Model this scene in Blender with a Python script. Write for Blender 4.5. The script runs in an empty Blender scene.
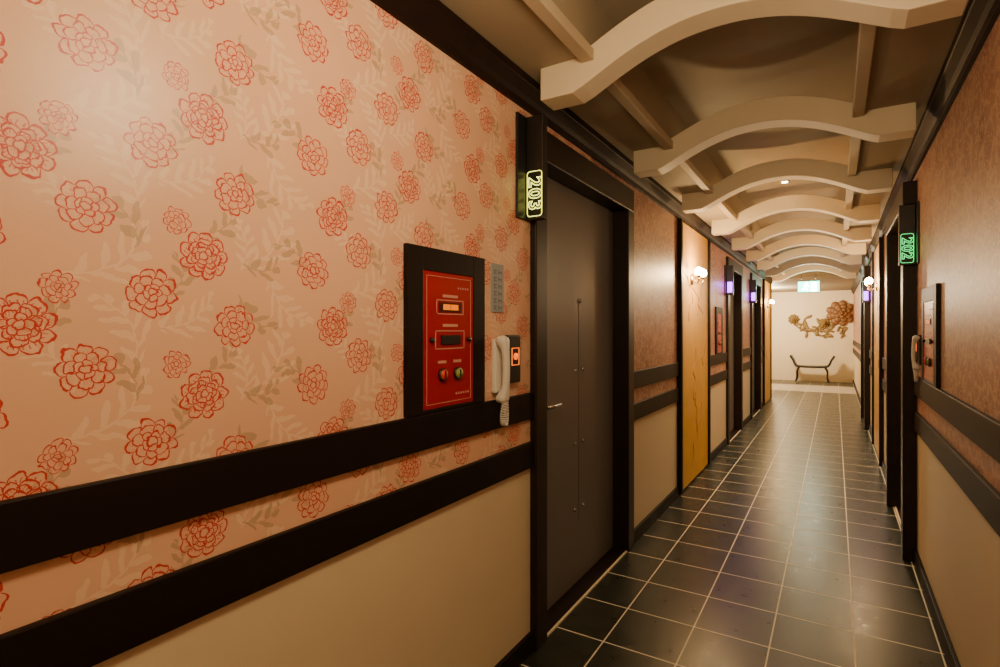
import bpy, bmesh, math, random
from mathutils import Vector, Matrix
random.seed(3)
C=bpy.context.scene.collection
XL=-1.136; XR=0.42; XC=(XL+XR)/2
YB=-1.2; YLE=12.6; YE=17.2
ZS=2.46; ZR=2.72
# ------------------------------------------------ node helpers
class NT:
    def __init__(s,mat):
        mat.use_nodes=True; s.t=mat.node_tree; s.n=s.t.nodes; s.l=s.t.links
        s.b=s.n['Principled BSDF']
    def put(s,sock,v):
        if isinstance(v,bpy.types.NodeSocket): s.l.new(v,sock)
        elif v is not None: sock.default_value=v
    def m(s,op,a,b=None,c=None):
        n=s.n.new('ShaderNodeMath'); n.operation=op
        s.put(n.inputs[0],a); s.put(n.inputs[1],b); s.put(n.inputs[2],c); return n.outputs[0]
    def v(s,op,a,b=None,c=None,scale=None):
        n=s.n.new('ShaderNodeVectorMath'); n.operation=op
        s.put(n.inputs[0],a); s.put(n.inputs[1],b)
        if c is not None: s.put(n.inputs[2],c)
        if scale is not None: s.put(n.inputs['Scale'],scale)
        return n.outputs['Value'] if op in('LENGTH','DOT_PRODUCT') else n.outputs[0]
    def mixc(s,f,a,b):
        n=s.n.new('ShaderNodeMix'); n.data_type='RGBA'
        s.put(n.inputs[0],f); s.put(n.inputs[6],a); s.put(n.inputs[7],b); return n.outputs[2]
    def mixv(s,f,a,b):
        n=s.n.new('ShaderNodeMix'); n.data_type='VECTOR'
        s.put(n.inputs[0],f); s.put(n.inputs[4],a); s.put(n.inputs[5],b); return n.outputs[1]
    def noise(s,vec,scale,detail=2,out='Fac',rough=.5):
        n=s.n.new('ShaderNodeTexNoise'); s.put(n.inputs['Vector'],vec)
        n.inputs['Scale'].default_value=scale; n.inputs['Detail'].default_value=detail
        n.inputs['Roughness'].default_value=rough
        return n.outputs[0] if out=='Fac' else n.outputs[1]
    def pos(s):
        return s.n.new('ShaderNodeTexCoord').outputs['Object']
    def sep(s,v):
        n=s.n.new('ShaderNodeSeparateXYZ'); s.l.new(v,n.inputs[0]); return n.outputs
    def comb(s,x,y,z):
        n=s.n.new('ShaderNodeCombineXYZ'); s.put(n.inputs[0],x); s.put(n.inputs[1],y); s.put(n.inputs[2],z); return n.outputs[0]
    def bump(s,h,st,dist=.01):
        n=s.n.new('ShaderNodeBump'); n.inputs['Strength'].default_value=st; n.inputs['Distance'].default_value=dist
        s.l.new(h,n.inputs['Height']); s.l.new(n.outputs[0],s.b.inputs['Normal'])
def c4(c): return (c[0],c[1],c[2],1)
def mat(name,col,rough=.5,metal=0,var=.12,scale=12,emit=None,es=0,bump=0,stretch=None,coat=0,spec=.5):
    m=bpy.data.materials.new(name); t=NT(m)
    p=t.pos()
    if stretch: p=t.v('MULTIPLY',p,stretch)
    f=t.noise(p,scale,3)
    d=[max(0,x*(1-var)) for x in col]; l=[min(1,x*(1+var)) for x in col]
    t.put(t.b.inputs['Base Color'],t.mixc(f,c4(d),c4(l)))
    t.b.inputs['Roughness'].default_value=rough; t.b.inputs['Metallic'].default_value=metal
    t.b.inputs['Specular IOR Level'].default_value=spec
    if coat: t.b.inputs['Coat Weight'].default_value=coat
    if emit:
        t.b.inputs['Emission Color'].default_value=c4(emit); t.b.inputs['Emission Strength'].default_value=es
    if bump: t.bump(f,bump,.004)
    return m
# ------------------------------------------------ wallpaper
def wallpaper():
    m=bpy.data.materials.new('peony_wallpaper'); t=NT(m)
    p=t.pos(); x,y,z=t.sep(p)
    base=t.comb(y,z,0.0)
    nz=t.noise(base,44,2,'Color',.5)
    warp=t.v('MULTIPLY',t.v('SUBTRACT',nz,(.5,.5,.5)),(.018,.018,0))
    q=t.v('ADD',base,warp)
    PY,PZ=.653,.2915
    def nearest(els):
        cur=None
        for (yc,zc,R,ang,ty) in els:
            a=t.v('SUBTRACT',q,(yc,zc,0))
            w=t.v('WRAP',a,(PY/2,PZ/2,1),(-PY/2,-PZ/2,-1))
            if ang:
                n=t.n.new('ShaderNodeVectorRotate'); n.rotation_type='Z_AXIS'
                t.l.new(w,n.inputs['Vector']); n.inputs['Angle'].default_value=-ang; w=n.outputs[0]
            w=t.v('SCALE',w,scale=1/R)
            w=t.v('ADD',w,(0,0,ty*.001))
            L=t.v('LENGTH',w)
            if cur is None: cur=(w,L)
            else:
                f=t.m('LESS_THAN',L,cur[1])
                cur=(t.mixv(f,cur[0],w),t.m('MINIMUM',L,cur[1]))
        return cur
    fl=[(.348,1.700,.051,0,1),(.400,1.766,.028,0,0),(.441,1.620,.047,.01,0),(.551,1.765,.047,.9,0),
        (.597,1.622,.027,.4,0),(.654,1.556,.051,.5,1),(.724,1.701,.047,1.7,0),(.937,1.552,.048,2.4,0)]
    w,L=nearest(fl); fx,fy,fz=t.sep(w)
    ang=t.m('ARCTAN2',fy,fx); ty=t.m('MULTIPLY',fz,1000.0)
    lines=None; prev=None
    rings=[(.18,3,.3,.045,None),(.38,5,1.1,.045,None),(.56,7,.2,.045,1),(.72,7,.9,.05,None),(1.0,9,.5,.062,None)]
    for (R,n,ph,wd,tt) in rings:
        s=t.m('ABSOLUTE',t.m('SINE',t.m('MULTIPLY_ADD',ang,n/2,ph)))
        sp=t.m('POWER',s,.5)
        Ra=t.m('MULTIPLY',t.m('MULTIPLY_ADD',sp,.27,.73),R)
        ring=t.m('LESS_THAN',t.m('ABSOLUTE',t.m('SUBTRACT',L,Ra)),wd*.62)
        if prev is not None:
            rad=t.m('LESS_THAN',t.m('MULTIPLY',s,L),.035*n/3)
            rad=t.m('MULTIPLY',rad,t.m('LESS_THAN',L,R*.80))
            rad=t.m('MULTIPLY',rad,t.m('GREATER_THAN',L,prev*.9))
            ring=t.m('MAXIMUM',ring,rad)
        if tt: ring=t.m('MULTIPLY',ring,ty)
        else: prev=R
        lines=ring if lines is None else t.m('MAXIMUM',lines,ring)
        outer=Ra
    inside=t.m('LESS_THAN',L,outer)
    vein=t.m('GREATER_THAN',t.m('SINE',t.m('MULTIPLY',ang,31.0)),.70)
    vein=t.m('MULTIPLY',t.m('MULTIPLY',vein,inside),t.m('GREATER_THAN',t.m('FRACT',t.m('MULTIPLY',L,3.7)),.55))
    vein=t.m('MULTIPLY',vein,t.m('MULTIPLY_ADD',ty,.50,.28))
    lines=t.m('MINIMUM',t.m('MAXIMUM',lines,vein),1.0)
    def fern(els,per,W,bend,wid):
        w,L=nearest(els); s,tt,_=t.sep(w)
        s2=t.m('MULTIPLY',s,s)
        tt=t.m('SUBTRACT',tt,t.m('MULTIPLY_ADD',s2,bend,-bend*.4))
        at=t.m('ABSOLUTE',tt)
        sd=t.m('MULTIPLY',t.m('GREATER_THAN',tt,0.0),.5)
        ph=t.m('FRACT',t.m('ADD',t.m('DIVIDE',t.m('SUBTRACT',s,t.m('MULTIPLY',at,.85)),per),sd))
        ph=t.m('ABSOLUTE',t.m('SUBTRACT',ph,.5))
        Ws=t.m('MULTIPLY',t.m('SUBTRACT',1.0,t.m('MULTIPLY',s2,.8)),W)
        k=t.m('DIVIDE',at,t.m('MAXIMUM',Ws,.001))
        k=t.m('SUBTRACT',k,t.m('MULTIPLY',k,k))
        k=t.m('SQRT',t.m('MAXIMUM',t.m('MULTIPLY',k,4.0),0.0))
        leaf=t.m('LESS_THAN',ph,t.m('MULTIPLY',k,wid))
        leaf=t.m('MAXIMUM',leaf,t.m('LESS_THAN',at,.028))
        return t.m('MULTIPLY',leaf,t.m('LESS_THAN',t.m('ABSOLUTE',s),1.05))
    pale=fern([(.82,1.62,.095,1.1,0),(.50,1.70,.075,2.1,0),(.62,1.72,.07,.5,0),(.49,1.54,.085,.7,0),
               (.86,1.75,.08,-.7,0),(.74,1.60,.06,1.8,0),(.395,1.63,.06,2.4,0)],.42,.52,.40,.25)
    brown=fern([(.385,1.725,.050,.9,0),(.50,1.61,.054,2.3,0),(.695,1.63,.048,.8,0),(.775,1.72,.058,-.6,0),
                (.875,1.585,.056,2.6,0),(.60,1.51,.046,1.4,0),(.80,1.55,.052,.3,0)],.66,.56,.5,.27)
    bgn=t.noise(base,3,3)
    grain=t.noise(t.v('MULTIPLY',base,(60,600,1)),1,1)
    bg=t.mixc(bgn,(.75,.43,.27,1),(.83,.51,.335,1))
    bg=t.mixc(t.m('MULTIPLY',grain,.18),bg,(.90,.62,.44,1))
    col=t.mixc(t.m('MULTIPLY',pale,.42),bg,(.95,.74,.52,1))
    col=t.mixc(t.m('MULTIPLY',brown,.66),col,(.45,.30,.18,1))
    col=t.mixc(t.m('MULTIPLY',inside,.40),col,(.86,.43,.27,1))
    col=t.mixc(t.m('MULTIPLY',lines,.97),col,(.56,.020,.012,1))
    low=t.m('LESS_THAN',z,.86)
    cn=t.noise(base,6,2)
    cream=t.mixc(cn,(.76,.64,.43,1),(.82,.70,.48,1))
    t.put(t.b.inputs['Base Color'],t.mixc(low,col,cream))
    t.b.inputs['Roughness'].default_value=.33
    t.b.inputs['Specular IOR Level'].default_value=.5
    t.bump(grain,.12,.002)
    return m
def rosepaper():
    m=bpy.data.materials.new('brownish_rose_wallpaper'); t=NT(m)
    p=t.pos(); x,y,z=t.sep(p); base=t.comb(y,z,0.0)
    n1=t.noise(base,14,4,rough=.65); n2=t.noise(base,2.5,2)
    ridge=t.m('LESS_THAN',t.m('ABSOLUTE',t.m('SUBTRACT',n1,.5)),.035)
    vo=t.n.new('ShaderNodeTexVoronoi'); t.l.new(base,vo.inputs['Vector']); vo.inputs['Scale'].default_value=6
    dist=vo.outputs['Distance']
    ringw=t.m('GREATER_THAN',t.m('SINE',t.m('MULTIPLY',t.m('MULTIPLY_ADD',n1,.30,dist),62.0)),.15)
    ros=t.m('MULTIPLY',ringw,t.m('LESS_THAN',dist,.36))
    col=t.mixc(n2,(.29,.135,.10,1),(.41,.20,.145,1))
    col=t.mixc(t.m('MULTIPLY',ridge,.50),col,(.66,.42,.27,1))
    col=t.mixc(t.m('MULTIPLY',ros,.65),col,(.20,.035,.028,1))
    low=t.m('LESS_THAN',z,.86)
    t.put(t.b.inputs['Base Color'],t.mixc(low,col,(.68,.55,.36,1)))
    t.b.inputs['Roughness'].default_value=.45
    t.bump(n1,.15,.003)
    return m
def floor_mat():
    m=bpy.data.materials.new('slate_floor_tile'); t=NT(m)
    p=t.pos(); x,y,z=t.sep(p)
    T=.32; OX=.247+T*4; TY=.34; OY=TY*10+.05
    def edge(v,off,w,T):
        f=t.m('FRACT',t.m('DIVIDE',t.m('ADD',v,off),T))
        return t.m('LESS_THAN',t.m('SUBTRACT',.5,t.m('ABSOLUTE',t.m('SUBTRACT',f,.5))),w)
    g=t.m('MAXIMUM',edge(x,OX,.0098,T),edge(y,OY,.0105,TY))
    cell=t.comb(t.m('FLOOR',t.m('DIVIDE',t.m('ADD',x,OX),T)),t.m('FLOOR',t.m('DIVIDE',t.m('ADD',y,OY),TY)),0.0)
    wn=t.n.new('ShaderNodeTexWhiteNoise'); t.l.new(cell,wn.inputs[0])
    n=t.noise(p,14,4)
    base=t.mixc(n,(.009,.012,.009,1),(.024,.027,.020,1))
    base=t.mixc(t.m('MULTIPLY',wn.outputs[0],.5),base,(.026,.028,.021,1))
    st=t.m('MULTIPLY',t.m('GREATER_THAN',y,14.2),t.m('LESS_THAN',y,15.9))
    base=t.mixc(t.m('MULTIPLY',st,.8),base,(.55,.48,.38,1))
    t.put(t.b.inputs['Base Color'],t.mixc(g,base,(.80,.71,.54,1)))
    t.put(t.b.inputs['Roughness'],t.m('MULTIPLY_ADD',n,.20,t.m('MULTIPLY_ADD',g,.3,.21)))
    h=t.m('SUBTRACT',t.m('MULTIPLY',n,.35),g); t.bump(h,.2,.004)
    return m
M_wall=wallpaper(); M_rose=rosepaper(); M_floor=floor_mat()
M_ceil=mat('ceiling_paint',(.36,.30,.215),.6,var=.05,scale=3,spec=.25)
M_beam=mat('arch_cream_paint',(.80,.69,.50),.5,var=.04,scale=5,spec=.35)
M_trim=mat('ceiling_edge_paint',(.52,.43,.30),.55,var=.05,scale=5,spec=.3)
M_endw=mat('lobby_cream_wall',(.86,.72,.48),.6,var=.05,scale=2)
M_dark=mat('espresso_wood',(.010,.005,.004),.5,var=.4,scale=8,stretch=(1,.1,1),bump=.05,spec=.2)
M_crown=mat('crown_dark_wood',(.016,.007,.005),.55,var=.4,scale=10,spec=.15)
M_frame=mat('door_frame_wood',(.018,.009,.006),.42,var=.4,scale=9,spec=.3)
M_leaf=mat('door_grey_laminate',(.155,.143,.140),.45,var=.08,scale=6,stretch=(1,1,.3))
M_groove=mat('door_groove',(.10,.088,.085),.5)
M_brass=mat('aged_brass',(.42,.30,.15),.3,1,var=.2)
M_chrome=mat('satin_metal',(.5,.45,.4),.25,1,var=.05)
M_black=mat('black_plastic',(.012,.011,.011),.35)
M_white=mat('white_phone_plastic',(.80,.76,.68),.35,var=.03)
M_red=mat('red_enamel_panel',(.38,.003,.006),.35,var=.10,coat=.1,spec=.3)
M_redd=mat('dark_red_screen',(.06,.003,.003),.3)
M_line=mat('pale_print',(.66,.32,.26),.5)
M_amber=mat('amber_display',(.05,.01,.0),.5,emit=(1,.19,.0),es=1.3,spec=.1)
M_orange=mat('orange_led',(.3,.05,.0),.4,emit=(1,.14,.0),es=1.8)
M_sticker=mat('grey_blue_notice',(.33,.36,.38),.5,var=.08)
M_stmark=mat('notice_ink',(.10,.14,.22),.5)
M_ybtn=mat('olive_button',(.30,.34,.06),.45)
M_rbtn=mat('red_button',(.70,.05,.02),.45)
M_face_y=mat('sign_face_black',(.01,.012,.005),.4)
M_dig_y=mat('sign_digits_yellow',(.9,.9,.4),.4,emit=(.90,.88,.16),es=4)
M_dig_g=mat('sign_digits_green',(.2,.8,.4),.4,emit=(.04,.85,.18),es=3)
M_purple=mat('sign_purple_glow',(.5,.2,.8),.4,emit=(.42,.04,1),es=7)
M_exit=mat('exit_green_glow',(.1,.7,.5),.4,emit=(.10,.85,.60),es=10)
M_exitw=mat('exit_white_glow',(.9,.95,.9),.4,emit=(.7,1,.95),es=35)
M_glass=mat('sconce_shade',(1,.8,.5),.4,emit=(1,.62,.26),es=90)
M_down=mat('downlight_lens',(1,.9,.7),.4,emit=(1,.75,.42),es=30)
M_gold=mat('gold_leaf_panel',(.62,.33,.045),.5,.0,var=.2,scale=5,bump=.1)
M_ink=mat('brown_brush_ink',(.36,.15,.03),.5)
M_petal=mat('relief_petal_bronze',(.24,.11,.04),.5,var=.3)
M_branch=mat('relief_branch_brown',(.16,.09,.03),.5)
M_olive=mat('relief_leaf_gold',(.27,.17,.05),.5,var=.2)
# ------------------------------------------------ mesh helpers
def newobj(name,me,parent=None,loc=(0,0,0)):
    o=bpy.data.objects.new(name,me); C.objects.link(o); o.location=loc
    if parent: o.parent=parent
    return o
def boxes(name,bl,m,parent=None,loc=(0,0,0),bev=0,kind=None,seg=2):
    vs=[];fs=[]
    for (x0,x1,y0,y1,z0,z1) in bl:
        b=len(vs)
        vs+=[(x0,y0,z0),(x1,y0,z0),(x1,y1,z0),(x0,y1,z0),(x0,y0,z1),(x1,y0,z1),(x1,y1,z1),(x0,y1,z1)]
        fs+=[tuple(b+i for i in f) for f in((0,3,2,1),(4,5,6,7),(0,1,5,4),(1,2,6,5),(2,3,7,6),(3,0,4,7))]
    me=bpy.data.meshes.new(name); me.from_pydata(vs,[],fs); me.update(); me.materials.append(m)
    o=newobj(name,me,parent,loc)
    if bev:
        md=o.modifiers.new('b','BEVEL'); md.width=bev; md.segments=seg; md.limit_method='ANGLE'
    if kind: o['kind']=kind
    return o
def bmobj(name,fn,m,parent=None,loc=(0,0,0),smooth=True):
    bm=bmesh.new(); fn(bm); me=bpy.data.meshes.new(name); bm.to_mesh(me); bm.free()
    me.materials.append(m)
    if smooth:
        for p in me.polygons: p.use_smooth=True
    return newobj(name,me,parent,loc)
def cylx(bm,r,h,x,y,z,seg=20,axis='X',r2=None):
    rot={'X':Matrix.Rotation(math.pi/2,4,'Y'),'Y':Matrix.Rotation(math.pi/2,4,'X'),'Z':Matrix.Identity(4)}[axis]
    bmesh.ops.create_cone(bm,cap_ends=True,segments=seg,radius1=r,radius2=r if r2 is None else r2,depth=h,matrix=Matrix.Translation((x,y,z))@rot)
def sph(bm,r,x,y,z,s=(1,1,1)):
    bmesh.ops.create_uvsphere(bm,u_segments=16,v_segments=10,radius=r,matrix=Matrix.Translation((x,y,z))@Matrix.Diagonal((s[0],s[1],s[2],1)))
def tomesh(name,ob,m,parent,loc,xf=None,smooth=True):
    C.objects.link(ob); bpy.context.view_layer.update()
    dg=bpy.context.evaluated_depsgraph_get()
    me=bpy.data.meshes.new_from_object(ob.evaluated_get(dg)); me.name=name
    if xf is not None: me.transform(xf)
    bpy.data.objects.remove(ob)
    me.materials.clear(); me.materials.append(m)
    if smooth:
        for p in me.polygons: p.use_smooth=True
    return newobj(name,me,parent,loc)
def tube(name,paths,r,m,parent=None,loc=(0,0,0),res=3,radii=None):
    cu=bpy.data.curves.new(name,'CURVE'); cu.dimensions='3D'; cu.bevel_depth=r; cu.bevel_resolution=res; cu.use_fill_caps=True
    for pi,pts in enumerate(paths):
        sp=cu.splines.new('POLY'); sp.points.add(len(pts)-1)
        for i,p in enumerate(pts):
            sp.points[i].co=(p[0],p[1],p[2],1)
            sp.points[i].radius=radii[i] if radii else 1
    return tomesh(name,bpy.data.objects.new(name,cu),m,parent,loc)
def smoothpath(pts,n=8):
    out=[]; P=[Vector(p) for p in pts]; P=[P[0]]+P+[P[-1]]
    for i in range(1,len(P)-2):
        for k in range(n):
            u=k/n; a,b,c,d=P[i-1],P[i],P[i+1],P[i+2]
            out.append(.5*((2*b)+(-a+c)*u+(2*a-5*b+4*c-d)*u*u+(-a+3*b-3*c+d)*u**3))
    out.append(P[-2]); return [tuple(v) for v in out]
def text(name,s,size,m,parent,loc,xf,ext=.0006):
    # neon style: only the outline of every digit
    cu=bpy.data.curves.new(name,'FONT'); cu.body=s; cu.size=size; cu.align_x='CENTER'; cu.align_y='CENTER'; cu.space_character=1.18
    cu.fill_mode='NONE'; cu.bevel_depth=size*.020; cu.bevel_resolution=1; cu.offset=size*.020
    return tomesh(name,bpy.data.objects.new(name,cu),m,parent,loc,xf,False)
def thing(name,label,cat,loc,group=None):
    e=bpy.data.objects.new(name,None); e.empty_display_size=.1; C.objects.link(e); e.location=loc
    e['label']=label; e['category']=cat
    if group: e['group']=group
    return e
# ------------------------------------------------ room shell
doorsL=[(2.20,3.36),(7.22,8.25),(9.45,10.55)]
doorsR=[(4.20,5.30),(9.30,10.40)]
DH=2.17
def wall(name,x0,x1,y0,y1,doors,m):
    bl=[]; y=y0
    for a,b in doors:
        if a-y>.01: bl.append((x0,x1,y,a,0,ZS))
        bl.append((x0,x1,a,b,DH,ZS)); y=b
    if y1-y>.01: bl.append((x0,x1,y,y1,0,ZS))
    boxes(name,bl,m,kind='structure')
wall('wall_left',XL-.15,XL,YB,2.8,[(2.20,2.80)],M_wall)
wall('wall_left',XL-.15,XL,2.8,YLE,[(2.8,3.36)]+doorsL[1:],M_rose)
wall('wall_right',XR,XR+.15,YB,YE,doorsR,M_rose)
boxes('wall_back',[(XL-.15,XR+.15,YB-.1,YB,0,ZS)],M_endw,kind='structure')
boxes('wall_end',[(-4.2,XR+.15,YE,YE+.1,0,ZS)],M_endw,kind='structure')
boxes('wall_lobby_side',[(-4.3,-4.2,YLE,YE+.1,0,ZS)],M_endw,kind='structure')
boxes('wall_lobby_front',[(-4.2,XL-.15,YLE-.1,YLE,0,ZS)],M_endw,kind='structure')
boxes('floor',[(-4.3,XR+.15,YB-.1,YE+.1,-.1,0)],M_floor,kind='structure')
RX0,RX1=XC-.46,XC+.46
boxes('ceiling',[(XL-.15,RX0,YB-.1,YLE,ZS,ZR+.05),(RX1,XR+.15,YB-.1,YLE,ZS,ZR+.05),(RX0,RX1,YB-.1,YLE,ZR,ZR+.05),
                 (-4.3,XR+.15,YLE,YE+.1,ZS,ZR+.05)],M_ceil,kind='structure')
boxes('trim_1',[(RX0-.02,RX0+.030,YB,YLE,ZS-.025,ZS+.02)],M_trim,kind='structure',bev=.004)
boxes('trim_2',[(RX1-.030,RX1+.02,YB,YLE,ZS-.025,ZS+.02)],M_trim,kind='structure',bev=.004)
def crown(name,side,y0,y1):
    X=XL if side<0 else XR; s=1 if side<0 else -1
    prof=[(0,2.345),(.016,2.345),(.020,2.368),(.030,2.385),(.048,2.425),(.052,2.43),(.052,ZS),(0,ZS)]
    vs=[(X+s*p[0],y,p[1]) for y in(y0,y1) for p in prof]; n=len(prof)
    fs=[(i,(i+1)%n,n+(i+1)%n,n+i) for i in range(n)]+[tuple(range(n-1,-1,-1)),tuple(range(n,2*n))]
    me=bpy.data.meshes.new(name); me.from_pydata(vs,[],fs); me.materials.append(M_crown)
    bm=bmesh.new(); bm.from_mesh(me); bmesh.ops.recalc_face_normals(bm,faces=bm.faces); bm.to_mesh(me); bm.free()
    o=newobj(name,me); o['kind']='structure'
crown('trim_3',-1,YB,YLE); crown('trim_4',1,YB,YE)
tn=5
def segs(y0,y1,doors,fw=.10,skip=()):
    out=[];y=y0
    for a,b in sorted(list(doors)+[(s0+fw,s1-fw) for s0,s1 in skip]):
        out.append((y,a-fw)); y=b+fw
    out.append((y,y1)); return [s for s in out if s[1]-s[0]>.03]
goldL=[(4.70,5.95),(11.05,12.35)]; goldR=[(6.7,8.0)]
for side,doors,y1,gold in((-1,doorsL,YLE,goldL),(1,doorsR,YE,goldR)):
    for (a,b) in segs(YB,y1,doors,.10,gold):
        th=.018
        x0,x1=(XL,XL+th) if side<0 else (XR-th,XR)
        boxes('trim_%d'%tn,[(x0,x1,a,b,1.015,1.128)],M_dark,kind='structure',bev=.003); tn+=1
        boxes('trim_%d'%tn,[(x0,x1,a,b,.804,.915)],M_dark,kind='structure',bev=.003); tn+=1
        boxes('baseboard_left' if side<0 else 'baseboard_right',[(x0,x1,a,b,0,.085)],M_dark,kind='structure',bev=.003)
def gold_panel(y0,y1,side,seed):
    rnd=random.Random(seed)
    X=XL if side<0 else XR; s=1 if side<0 else -1
    e=thing('gold_art_panel','tall gold leaf wall panel with brown brush-painted vines, dark wood edges','wall panel',(X,(y0+y1)/2,.02),'gold painted wall panels')
    w=(y1-y0)/2
    bx=lambda a,b:(min(s*a,s*b),max(s*a,s*b))
    boxes('panel_board',[(*bx(0.002,.02),-w+.05,w-.05,0,2.31)],M_gold,e)
    boxes('panel_edge',[(*bx(0,.04),-w,-w+.05,0,2.32)],M_dark,e,bev=.004)
    boxes('panel_edge',[(*bx(0,.04),w-.05,w,0,2.32)],M_dark,e,bev=.004)
    paths=[]
    for k in range(7):
        y=rnd.uniform(-w*.6,w*.6); z=rnd.uniform(.1,1.7); pts=[]
        dy=rnd.uniform(-.1,.1)
        for j in range(7):
            pts.append((s*.020,max(-w*.85,min(w*.85,y)),z)); y+=dy+rnd.uniform(-.12,.12); z+=rnd.uniform(.02,.12)
        paths.append(smoothpath(pts,5))
    tube('painted_vine',paths,.004,M_ink,e,res=1)
gold_panel(4.70,5.95,-1,1); gold_panel(11.05,12.35,-1,2); gold_panel(6.7,8.0,1,3)
# ------------------------------------------------ ceiling arches
def arch_mesh():
    hw=.67; st=.14; zb=-.130; rise=.155; N=28
    lo=[(-hw,zb)]; hi=[(-hw,0)]
    a=hw-st
    fn=lambda u:max(0,1-abs(u)**2.1)**1.25
    for i in range(0,N+1):
        x=-a+2*a*i/N; lo.append((x,zb+rise*fn(x/a)+.012*fn(x/a)))
        hi.append((x,.0+rise*fn(x/a)+.004))
    lo+=[(hw,zb)]; hi+=[(hw,0)]
    pr=lo+hi[::-1]; n=len(pr); d=.062
    vs=[(p[0],y,p[1]) for y in(-d,d) for p in pr]
    L=len(lo)
    fs=[(i,(i+1)%n,n+(i+1)%n,n+i) for i in range(n)]
    for i in range(L-1):
        q=(i,i+1,n-2-i,n-1-i); fs.append(q); fs.append(tuple(n+k for k in q[::-1]))
    me=bpy.data.meshes.new('ceiling_arch_beam'); me.from_pydata(vs,[],fs)
    bm=bmesh.new(); bm.from_mesh(me); bmesh.ops.recalc_face_normals(bm,faces=bm.faces); bm.to_mesh(me); bm.free()
    me.materials.append(M_beam); return me
AM=arch_mesh(); ya=-.37
arch_ys=[]
while ya<YLE-.2: arch_ys.append(ya); ya+=1.2
for y in arch_ys:
    o=newobj('ceiling_arch_beam',AM,None,(XC+.01,y,ZS))
    md=o.modifiers.new('b','BEVEL'); md.width=.004; md.segments=2; md.limit_method='ANGLE'; md.angle_limit=.9
    o['label']='cream painted wavy arched beam crossing the corridor ceiling'; o['category']='ceiling beam'; o['group']='arched ceiling beams'
def downlight(y):
    e=thing('downlight','small round recessed warm ceiling downlight','ceiling light',(XC-.02,y,ZR))
    bmobj('trim_ring',lambda bm:cylx(bm,.038,.012,0,0,-.006,24,'Z'),M_beam,e)
    bmobj('lens',lambda bm:cylx(bm,.024,.006,0,0,-.014,20,'Z'),M_down,e)
downlight(5.42)
# ------------------------------------------------ doors
def door(n,a,b,side,prot,number_hint=None):
    X=XL if side<0 else XR; s=1 if side<0 else -1
    e=bpy.data.objects.new('door_%d'%n,None); C.objects.link(e); e.location=(X,(a+b)/2,0); e['kind']='structure'
    w=(b-a)/2; fw=.10
    bx=lambda p,q:(min(s*p,s*q),max(s*p,s*q))
    boxes('door_frame',[(*bx(-.12,prot),-w-fw,-w+.012,0,DH-.012),(*bx(-.12,prot),w-.012,w+fw,0,DH-.012),(*bx(-.12,prot),-w-fw,w+fw,DH-.012,DH+.13)],M_frame,e,bev=.006)
    lf=boxes('door_leaf',[(*bx(-.12,-.075),-w+.012,w-.012,.012,DH-.012)],M_leaf,e,bev=.003)
    boxes('door_sill',[(*bx(-.12,.01),-w,w,0,.008)],M_crown,e)
    boxes('sill_strip',[(*bx(.01,.020),-w,w,0,.008)],M_endw,e)
    xs=-.075
    boxes('leaf_groove',[(*bx(xs,xs+.0015),.02,.026,.35,1.55)],M_groove,lf)
    for z in(.42,.78,1.18,1.56):
        for dy in((-.035,.075) if z!=1.56 else (.03,)):
            bmobj('door_stud',lambda bm:sph(bm,.011,s*(xs+.003),dy,z,(.7,1,1)),M_chrome,lf)
    hy=-w+.14; hz=1.03
    def hd(bm):
        cylx(bm,.026,.012,s*(xs+.006),hy,hz)
        cylx(bm,.010,.05,s*(xs+.03),hy,hz)
        cylx(bm,.009,.12,s*(xs+.052),hy+.05,hz,axis='Y')
        sph(bm,.010,s*(xs+.052),hy+.11,hz); sph(bm,.010,s*(xs+.052),hy-.01,hz)
    bmobj('door_handle',hd,M_chrome,lf)
    bmobj('keyhole_plate',lambda bm:cylx(bm,.020,.01,s*(xs+.005),hy,hz-.10),M_chrome,lf)
i=1
for a,b in doorsL: door(i,a,b,-1,.03); i+=1
for a,b in doorsR: door(i,a,b,1,.07); i+=1
# ------------------------------------------------ room number signs
RT=Matrix.Rotation(math.pi/2,4,'X')@Matrix.Rotation(-math.pi/2,4,'Z')
def sign(y,side,num,md,label,ztop=2.31,h=.44,purple=False,k=1.0):
    X=XL if side<0 else XR; s=1 if side<0 else -1
    e=thing('room_number_sign',label,'sign',(X,y,ztop-h),'illuminated room number signs')
    bx=lambda p,q:(min(s*p,s*q),max(s*p,s*q))
    boxes('mounting_plate',[(*bx(0,.012),-.085,.03,0,h)],M_black,e,bev=.002)
    boxes('sign_box',[(*bx(.012,.092),-.012,.03,0,h)],M_black,e,bev=.004)
    if purple:
        boxes('lit_face',[(*bx(.026,.080),-.016,-.0115,.035,.16)],M_purple,e)
    else:
        c=.053; hw=.036*k; z0=.012; z1=z0+.20*k
        boxes('lit_face',[(*bx(c-hw,c+hw),-.0145,-.0115,z0,z1)],M_face_y,e)
        pts=[]; r=.012*k
        for (cx,cz,a0) in((c+hw-r,z1-r,0),(c-hw+r,z1-r,90),(c-hw+r,z0+r,180),(c+hw-r,z0+r,270)):
            for q in range(5):
                a=math.radians(a0+q*22.5); pts.append((s*(cx+r*math.cos(a)),-.0150,cz+r*math.sin(a)))
        pts.append(pts[0])
        tube('face_border',[pts],.0012,md,e,res=1)
        text('number',num,.088*k,md,e,(s*c,-.0155,(z0+z1)/2),RT)
sign(2.055,-1,'203',M_dig_y,'black box room sign reading 203 in yellow-green light',k=.95)
sign(4.06,1,'202',M_dig_g,'black box room sign reading 202 in green light',ztop=2.15,h=.36,k=.86)
sign(7.08,-1,'',None,'black room sign with glowing purple face beside a door',ztop=2.18,h=.36,purple=True)
sign(9.31,-1,'',None,'black room sign with glowing purple face beside a door',ztop=2.18,h=.36,purple=True)
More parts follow.
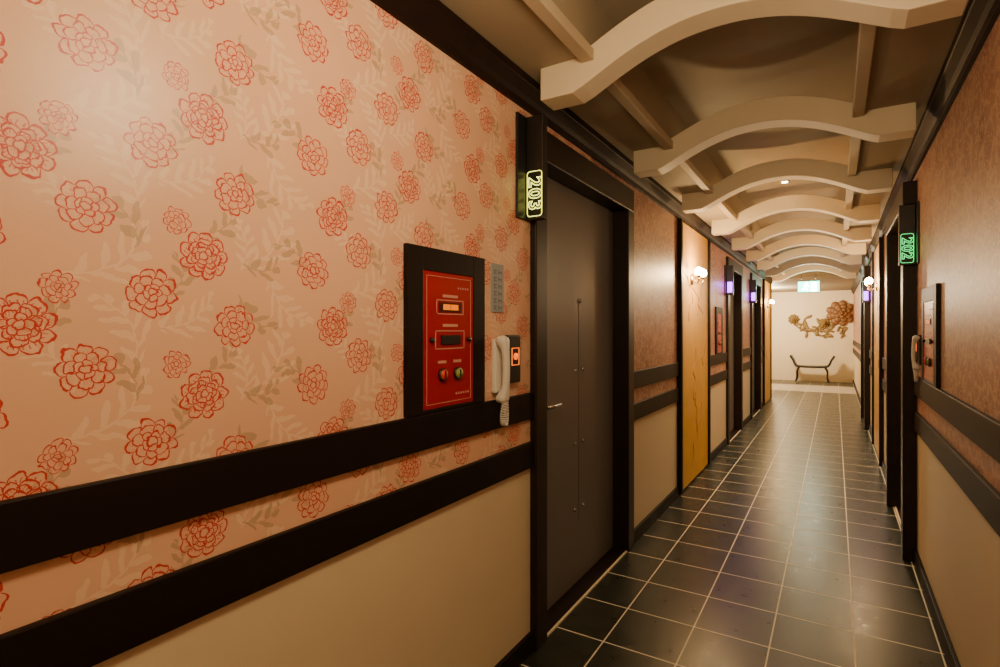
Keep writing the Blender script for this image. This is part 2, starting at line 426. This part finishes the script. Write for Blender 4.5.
sign(9.16,1,'',None,'black room sign with glowing purple face beside a door',ztop=2.14,h=.36,purple=True)
# ------------------------------------------------ red control panels
def panel(y0,y1,zt,side,label):
    X=XL if side<0 else XR; s=1 if side<0 else -1
    W=y1-y0; zb=1.13; H=zt-zb
    e=thing('fire_control_panel',label,'control panel',(X,(y0+y1)/2,zb),'red wall control panels')
    bx=lambda p,q:(min(s*p,s*q),max(s*p,s*q)); w=W/2; f=.076; D=.008
    boxes('panel_frame',[(*bx(0,.018),-w,-w+f,0,H),(*bx(0,.018),w-f,w,0,H),(*bx(0,.018),-w+f,w-f,H-f,H),(*bx(0,.018),-w+f,w-f,0,.012)],M_dark,e,bev=.002)
    pw=w-f; ph=H-f-.012
    boxes('red_plate',[(*bx(0,D+.008),-pw,pw,.012,H-f)],M_red,e,bev=.002)
    D0=D+.008
    ym=1 if side<0 else -1
    def B(u0,u1,v0,v1,d0=0,d1=.0012):
        a=ym*(-pw+2*pw*u0); b=ym*(-pw+2*pw*u1)
        return (*bx(D0+d0,D0+d1),min(a,b),max(a,b),.012+ph*v0,.012+ph*v1)
    def outline(u0,u1,v0,v1,t=.012):
        return [B(u0,u1,v0,v0+t*.6),B(u0,u1,v1-t*.6,v1),B(u0,u0+t,v0,v1),B(u1-t,u1,v0,v1)]
    L=[]
    L+=outline(.06,.94,.03,.97,.007)
    L+=outline(.24,.78,.69,.80)+outline(.22,.80,.43,.57)
    L+=[B(.36,.66,.818,.838),B(.36,.66,.598,.618),B(.27,.43,.325,.345),B(.57,.73,.325,.345)]
    L+=[B(.66+.05*k,.685+.05*k,.888,.902) for k in range(5)]+[B(.62+.05*k,.645+.05*k,.078,.094) for k in range(6)]
    boxes('printed_lines',L,M_line,e)
    boxes('display_screen',[B(.30,.72,.710,.780,0,.003)],M_redd,e)
    boxes('display_glow',[B(.36,.50,.724,.766,.003,.0035),B(.512,.66,.724,.766,.003,.0035)],M_amber,e)
    boxes('dark_display',[B(.32,.70,.465,.535,0,.006)],M_black,e,bev=.001)
    for u in(.14,.88):
        bmobj('side_knob',lambda bm:cylx(bm,.008,.012,s*(D0+.006),ym*(-pw+2*pw*u),.012+ph*.50),M_black,e)
    for u,mm,nm in((.35,M_rbtn,'push_button'),(.65,M_ybtn,'push_button')):
        yy=ym*(-pw+2*pw*u); zz=.012+ph*.24
        bmobj('button_cap',lambda bm:cylx(bm,.022,.008,s*(D0+.004),yy,zz,24),M_black,e)
        bmobj(nm,lambda bm:cylx(bm,.017,.010,s*(D0+.009),yy,zz,24),mm,e)
        boxes('button_mark',[(*bx(D0+.014,D0+.017),yy-.002,yy+.002,zz-.014,zz+.014)],M_black,e)
panel(1.277,1.712,1.668,-1,'red enamel control panel in dark wood frame beside wall phone')
panel(3.24,3.74,1.62,1,'red enamel control panel in dark frame beside door')
panel(6.40,6.80,1.66,-1,'small distant red control panel in dark frame')
e=thing('notice_plate','small grey-blue notice plate with vertical printing','sign',(XL,1.823,1.47))
boxes('plate',[(-.002,.005,-.045,.045,0,.19)],M_sticker,e,bev=.001)
bl=[]
for k in range(6):
    z=.165-.028*k
    bl+=[(.005,.0056,-.028,-.006,z-.003,z),(.005,.0056,-.024,-.020,z-.014,z),(.005,.0056,-.026,-.008,z-.016,z-.013),
         (.005,.0056,.006,.010,z-.016,z),(.005,.0056,.012,.026,z-.008,z-.005),(.005,.0056,.024,.028,z-.016,z-.003)]
boxes('printed_marks',bl,M_stmark,e)
# ------------------------------------------------ wall phones
def phone(y,z,side,label,sc=1):
    X=XL if side<0 else XR; s=1 if side<0 else -1
    e=thing('wall_phone',label,'telephone',(X,y,z),'corridor wall phones')
    e.scale=(sc,sc,sc)
    bx=lambda p,q:(min(s*p,s*q),max(s*p,s*q))
    boxes('phone_base',[(*bx(0,.030),.055,.165,.06,.255)],M_black,e,bev=.006)
    boxes('cradle',[(*bx(0,.024),-.022,.055,.03,.24)],M_white if side<0 else M_black,e,bev=.008)
    boxes('lit_display',[(*bx(.030,.0325),.088,.148,.200,.203),(*bx(.030,.0325),.088,.148,.132,.135),(*bx(.030,.0325),.088,.092,.132,.203),(*bx(.030,.0325),.144,.148,.132,.203)],M_orange,e)
    bmobj('indicator_lamp',lambda bm:cylx(bm,.014,.006,s*.032,.118,.168,20),M_orange,e)
    def hs(bm):
        N=26; rings=[]
        for i in range(N+1):
            u=i/N; zz=-.01+.265*u
            ends=max(math.exp(-((u-.08)/.10)**2),math.exp(-((u-.92)/.10)**2))
            cx=.050+.008*math.sin(math.pi*u)-.012*ends
            hw=.016+.012*ends; hd=.012+.012*ends
            cap=min(1,math.sqrt(max(0,1-(max(0,abs(u-.5)-.44)/.06)**2)))
            if i in(0,N): cap=.25
            ring=[]
            for k in range(16):
                a=2*math.pi*k/16; ca,sa=math.cos(a),math.sin(a)
                px=math.copysign(abs(ca)**.7,ca)*hd*cap; py=math.copysign(abs(sa)**.7,sa)*hw*cap
                ring.append(bm.verts.new((s*(cx+px),.0+py,zz)))
            rings.append(ring)
        for r0,r1 in zip(rings,rings[1:]):
            for k in range(16): bm.faces.new((r0[k],r0[(k+1)%16],r1[(k+1)%16],r1[k]))
        bm.faces.new(rings[0][::-1]); bm.faces.new(rings[-1])
        bmesh.ops.recalc_face_normals(bm,faces=bm.faces)
    bmobj('handset',hs,M_white,e)
    path=[]
    key=smoothpath([(s*.05,0,-.005),(s*.045,-.005,-.05),(s*.04,.005,-.085),(s*.035,.03,-.095),(s*.03,.045,-.06),(s*.025,.05,-.01),(s*.022,.045,.03)],16)
    for i,p in enumerate(key):
        for k in range(5):
            j=i+k/5; a=j*1.9; q=Vector(p)
            if i+1<len(key): q=q.lerp(Vector(key[i+1]),k/5)
            path.append((q.x+s*.009*math.cos(a),q.y+.009*math.sin(a),q.z))
    tube('coiled_cord',[path],.003,M_white,e,res=1)
phone(1.800,1.125,-1,'white handset wall phone with coiled cord on black intercom')
phone(3.84,1.18,1,'white handset wall phone with coiled cord near door',.75)
# ------------------------------------------------ sconces
def sconce(y,z,side,off,en):
    X=XL if side<0 else XR; s=1 if side<0 else -1
    e=thing('wall_sconce','glowing two-lamp brass wall sconce on gold panel','wall lamp',(X+s*off,y,z),'wall sconces')
    bmobj('backplate',lambda bm:cylx(bm,.05,.014,s*.007,0,0,24),M_brass,e)
    for dy in(-.085,.085):
        tube('sconce_arm',[smoothpath([(s*.012,0,0),(s*.05,dy*.5,-.035),(s*.08,dy,-.02),(s*.08,dy,.012)],6)],.006,M_brass,e)
        bmobj('lamp_cup',lambda bm:cylx(bm,.012,.02,s*.08,dy,.018,16,'Z',.026),M_brass,e)
        bmobj('lamp_shade',lambda bm:sph(bm,.036,s*.08,dy,.060,(1,1,1.2)),M_glass,e)
    l=bpy.data.lights.new('sconce_light','POINT'); l.energy=en; l.color=(1,.66,.30); l.shadow_soft_size=.05
    lo=bpy.data.objects.new('sconce_light',l); C.objects.link(lo); lo.location=(X+s*(off+.20),y,z+.06)
sconce(5.15,1.86,-1,.02,34); sconce(7.35,1.88,1,.02,24); sconce(11.7,1.88,-1,.02,26)
# ------------------------------------------------ exit sign
e=thing('exit_sign','hanging exit light box glowing cyan-green above corridor','exit sign',(-.43,12.0,2.12))
boxes('sign_case',[(-.19,.19,-.02,.04,0,.22)],M_black,e,bev=.005)
boxes('lit_face',[(-.18,.18,-.026,-.02,.01,.21)],M_exit,e)
def runman(bm):
    sph(bm,.02,-.03,-.028,.175,(1,.2,1))
    for (x0,z0,x1,z1,w) in((-.035,.155,-.055,.095,.018),(-.055,.095,-.02,.06,.012),(-.02,.06,-.03,.03,.01),(-.055,.095,-.085,.06,.012),(-.085,.06,-.12,.055,.01),(-.035,.15,.0,.12,.009),(-.04,.15,-.08,.13,.009)):
        d=Vector((x1-x0,0,z1-z0)); n=Vector((-d.z,0,d.x)).normalized()*w
        v=[bm.verts.new((x0+n.x,-.028,z0+n.z)),bm.verts.new((x1+n.x,-.028,z1+n.z)),bm.verts.new((x1-n.x,-.028,z1-n.z)),bm.verts.new((x0-n.x,-.028,z0-n.z))]
        bm.faces.new(v)
    v=[bm.verts.new(p) for p in((.04,-.028,.02),(.13,-.028,.02),(.13,-.028,.19),(.04,-.028,.19))]; bm.faces.new(v)
bmobj('pictogram',runman,M_exitw,e,smooth=False)
for sx in(-.12,.12): bmobj('hanger_rod',lambda bm:cylx(bm,.006,.13,sx,0.01,.28,10,'Z'),M_chrome,e)
# ------------------------------------------------ bench
e=thing('bench','low slim black bench with upcurved scroll ends against cream wall','bench',(-.52,16.75,0))
def seat(bm):
    pts=smoothpath([(-.50,0,.72),(-.49,0,.68),(-.44,0,.60),(-.41,0,.52),(-.37,0,.455),(-.30,0,.43),(-.12,0,.42),(.12,0,.42),(.30,0,.43),(.37,0,.455),(.41,0,.52),(.44,0,.60),(.49,0,.68),(.50,0,.72)],6)
    n=len(pts); rows=[]
    for i,p in enumerate(pts):
        a=Vector(pts[max(0,i-1)]); b=Vector(pts[min(n-1,i+1)]); d=(b-a).normalized(); nn=Vector((-d.z,0,d.x))*.024
        rows.append([bm.verts.new((p[0]+sg*nn.x,y,p[2]+sg*nn.z)) for sg,y in((1,-.2),(1,.2),(-1,.2),(-1,-.2))])
    for r0,r1 in zip(rows,rows[1:]):
        for k in range(4): bm.faces.new((r0[k],r0[(k+1)%4],r1[(k+1)%4],r1[k]))
    bm.faces.new(rows[0]); bm.faces.new(rows[-1][::-1]); bmesh.ops.recalc_face_normals(bm,faces=bm.faces)
bmobj('seat',seat,M_black,e,smooth=False)
for sx in(-1,1):
    for sy in(-1,1):
        tube('leg',[smoothpath([(sx*.29,sy*.16,.42),(sx*.35,sy*.165,.30),(sx*.35,sy*.165,.14),(sx*.38,sy*.17,.020)],5)],.022,M_black,e)
# ------------------------------------------------ wall relief on end wall
e=thing('peony_wall_relief','large golden brown peony and branch relief mounted on cream wall','wall decoration',(0,YE,1.6))
def peony(bm,cx,cz,R):
    for k,(n,rr,ln,y) in enumerate(((9,.66,.36,-.03),(8,.44,.30,-.08),(6,.26,.22,-.13),(4,.08,.14,-.18))):
        for i in range(n):
            a=2*math.pi*i/n+k*.4; ca,sa=math.cos(a),math.sin(a)
            mt=Matrix.Translation((cx+ca*rr*R,y,cz+sa*rr*R))@Matrix.Rotation(-a,4,'Y')@Matrix.Diagonal((ln*R*.8,.05,ln*R*.75,1))
            bmesh.ops.create_uvsphere(bm,u_segments=12,v_segments=8,radius=1,matrix=mt)
bmobj('peony_flower',lambda bm:peony(bm,.13,.25,.37),M_petal,e)
bmobj('peony_bud',lambda bm:peony(bm,-.98,.10,.15),M_olive,e)
bmobj('peony_bud',lambda bm:peony(bm,-.25,-.02,.15),M_olive,e)
br=[smoothpath([(.05,-.02,.0),(-.15,-.02,-.22),(-.4,-.02,-.18),(-.65,-.02,-.24),(-.9,-.02,-.1),(-1.0,-.02,.08)],6),
    smoothpath([(-.4,-.02,-.18),(-.35,-.02,-.05),(-.25,-.02,0)],6),
    smoothpath([(.1,-.02,-.1),(.2,-.02,-.25),(.15,-.02,-.36)],6),
    smoothpath([(-.65,-.02,-.24),(-.75,-.02,-.05),(-.7,-.02,.12)],6),
    smoothpath([(-.15,-.02,-.22),(-.2,-.02,-.32),(-.35,-.02,-.36)],6)]
tube('branch',br,.016,M_branch,e)
rnd=random.Random(5)
for p in br:
    for q in p[::2]:
        a=rnd.uniform(0,6.28); R=rnd.uniform(.05,.10)
        bmobj('relief_leaf',lambda bm:bmesh.ops.create_uvsphere(bm,u_segments=10,v_segments=6,radius=1,matrix=Matrix.Translation((q[0]+math.cos(a)*R,-.02,q[2]-math.sin(a)*R))@Matrix.Rotation(a,4,'Y')@Matrix.Diagonal((R,.022,R*.40,1))),M_olive,e)
# ------------------------------------------------ lights
def spot(x,y,z,en,ang=140,blend=1,col=(1,.75,.44),size=.05):
    l=bpy.data.lights.new('added_bay_spot','SPOT'); l.energy=en; l.spot_size=math.radians(ang); l.spot_blend=blend; l.color=col; l.shadow_soft_size=size
    o=bpy.data.objects.new('added_bay_spot',l); C.objects.link(o); o.location=(x,y,z); return o
for k,y in enumerate(arch_ys):
    yy=y+.70
    if yy<2.2: continue
    spot(XC-.02,yy,ZR-.04,16 if yy<4.5 else (90 if yy<7 else 70),100)  # added spots per bay for floor pools; only one downlight fixture exists
def point(x,y,z,en,col,size=.1):
    l=bpy.data.lights.new('fill_and_lamp_light','POINT'); l.energy=en; l.color=col; l.shadow_soft_size=size
    o=bpy.data.objects.new('fill_and_lamp_light',l); C.objects.link(o); o.location=(x,y,z)
W1=(1,.75,.43)
point(XC+.10,.85,2.15,34,W1,.15)  # added fill for the near left wall and ceiling, no lamp here
point(XC,-.5,2.0,11,W1,.15)  # added fill behind the camera, no fixture
for y,en in((3.9,2.5),(6.3,5),(8.7,13),(11.1,18)): point(XC,y,2.0,en,W1,.05)  # unseen fills added to brighten arches and far ceiling
point(-1.5,15.2,2.2,320,(1,.78,.49),.15)
point(-.43,11.85,2.2,3,(.3,1,.8),.05)
for (x,y,z) in((XL+.1,6.98,1.95),(XL+.1,9.2,1.95),(XR-.1,9.05,1.9)): point(x,y,z,1.2,(.45,.12,1),.03)
w=bpy.data.worlds.new('World'); bpy.context.scene.world=w; w.use_nodes=True
w.node_tree.nodes['Background'].inputs[0].default_value=(.05,.035,.02,1); w.node_tree.nodes['Background'].inputs[1].default_value=.3
# ------------------------------------------------ camera
f=545.0; t=math.atan(335/f)
cd=bpy.data.cameras.new('camera'); cam=bpy.data.objects.new('camera',cd); C.objects.link(cam)
cd.sensor_width=36; cd.lens=f*36/1000; cd.clip_start=.02; cd.shift_y=-.0035
cam.location=(0,0,1.4); cam.rotation_euler=(math.pi/2,0,t)
bpy.context.scene.camera=cam
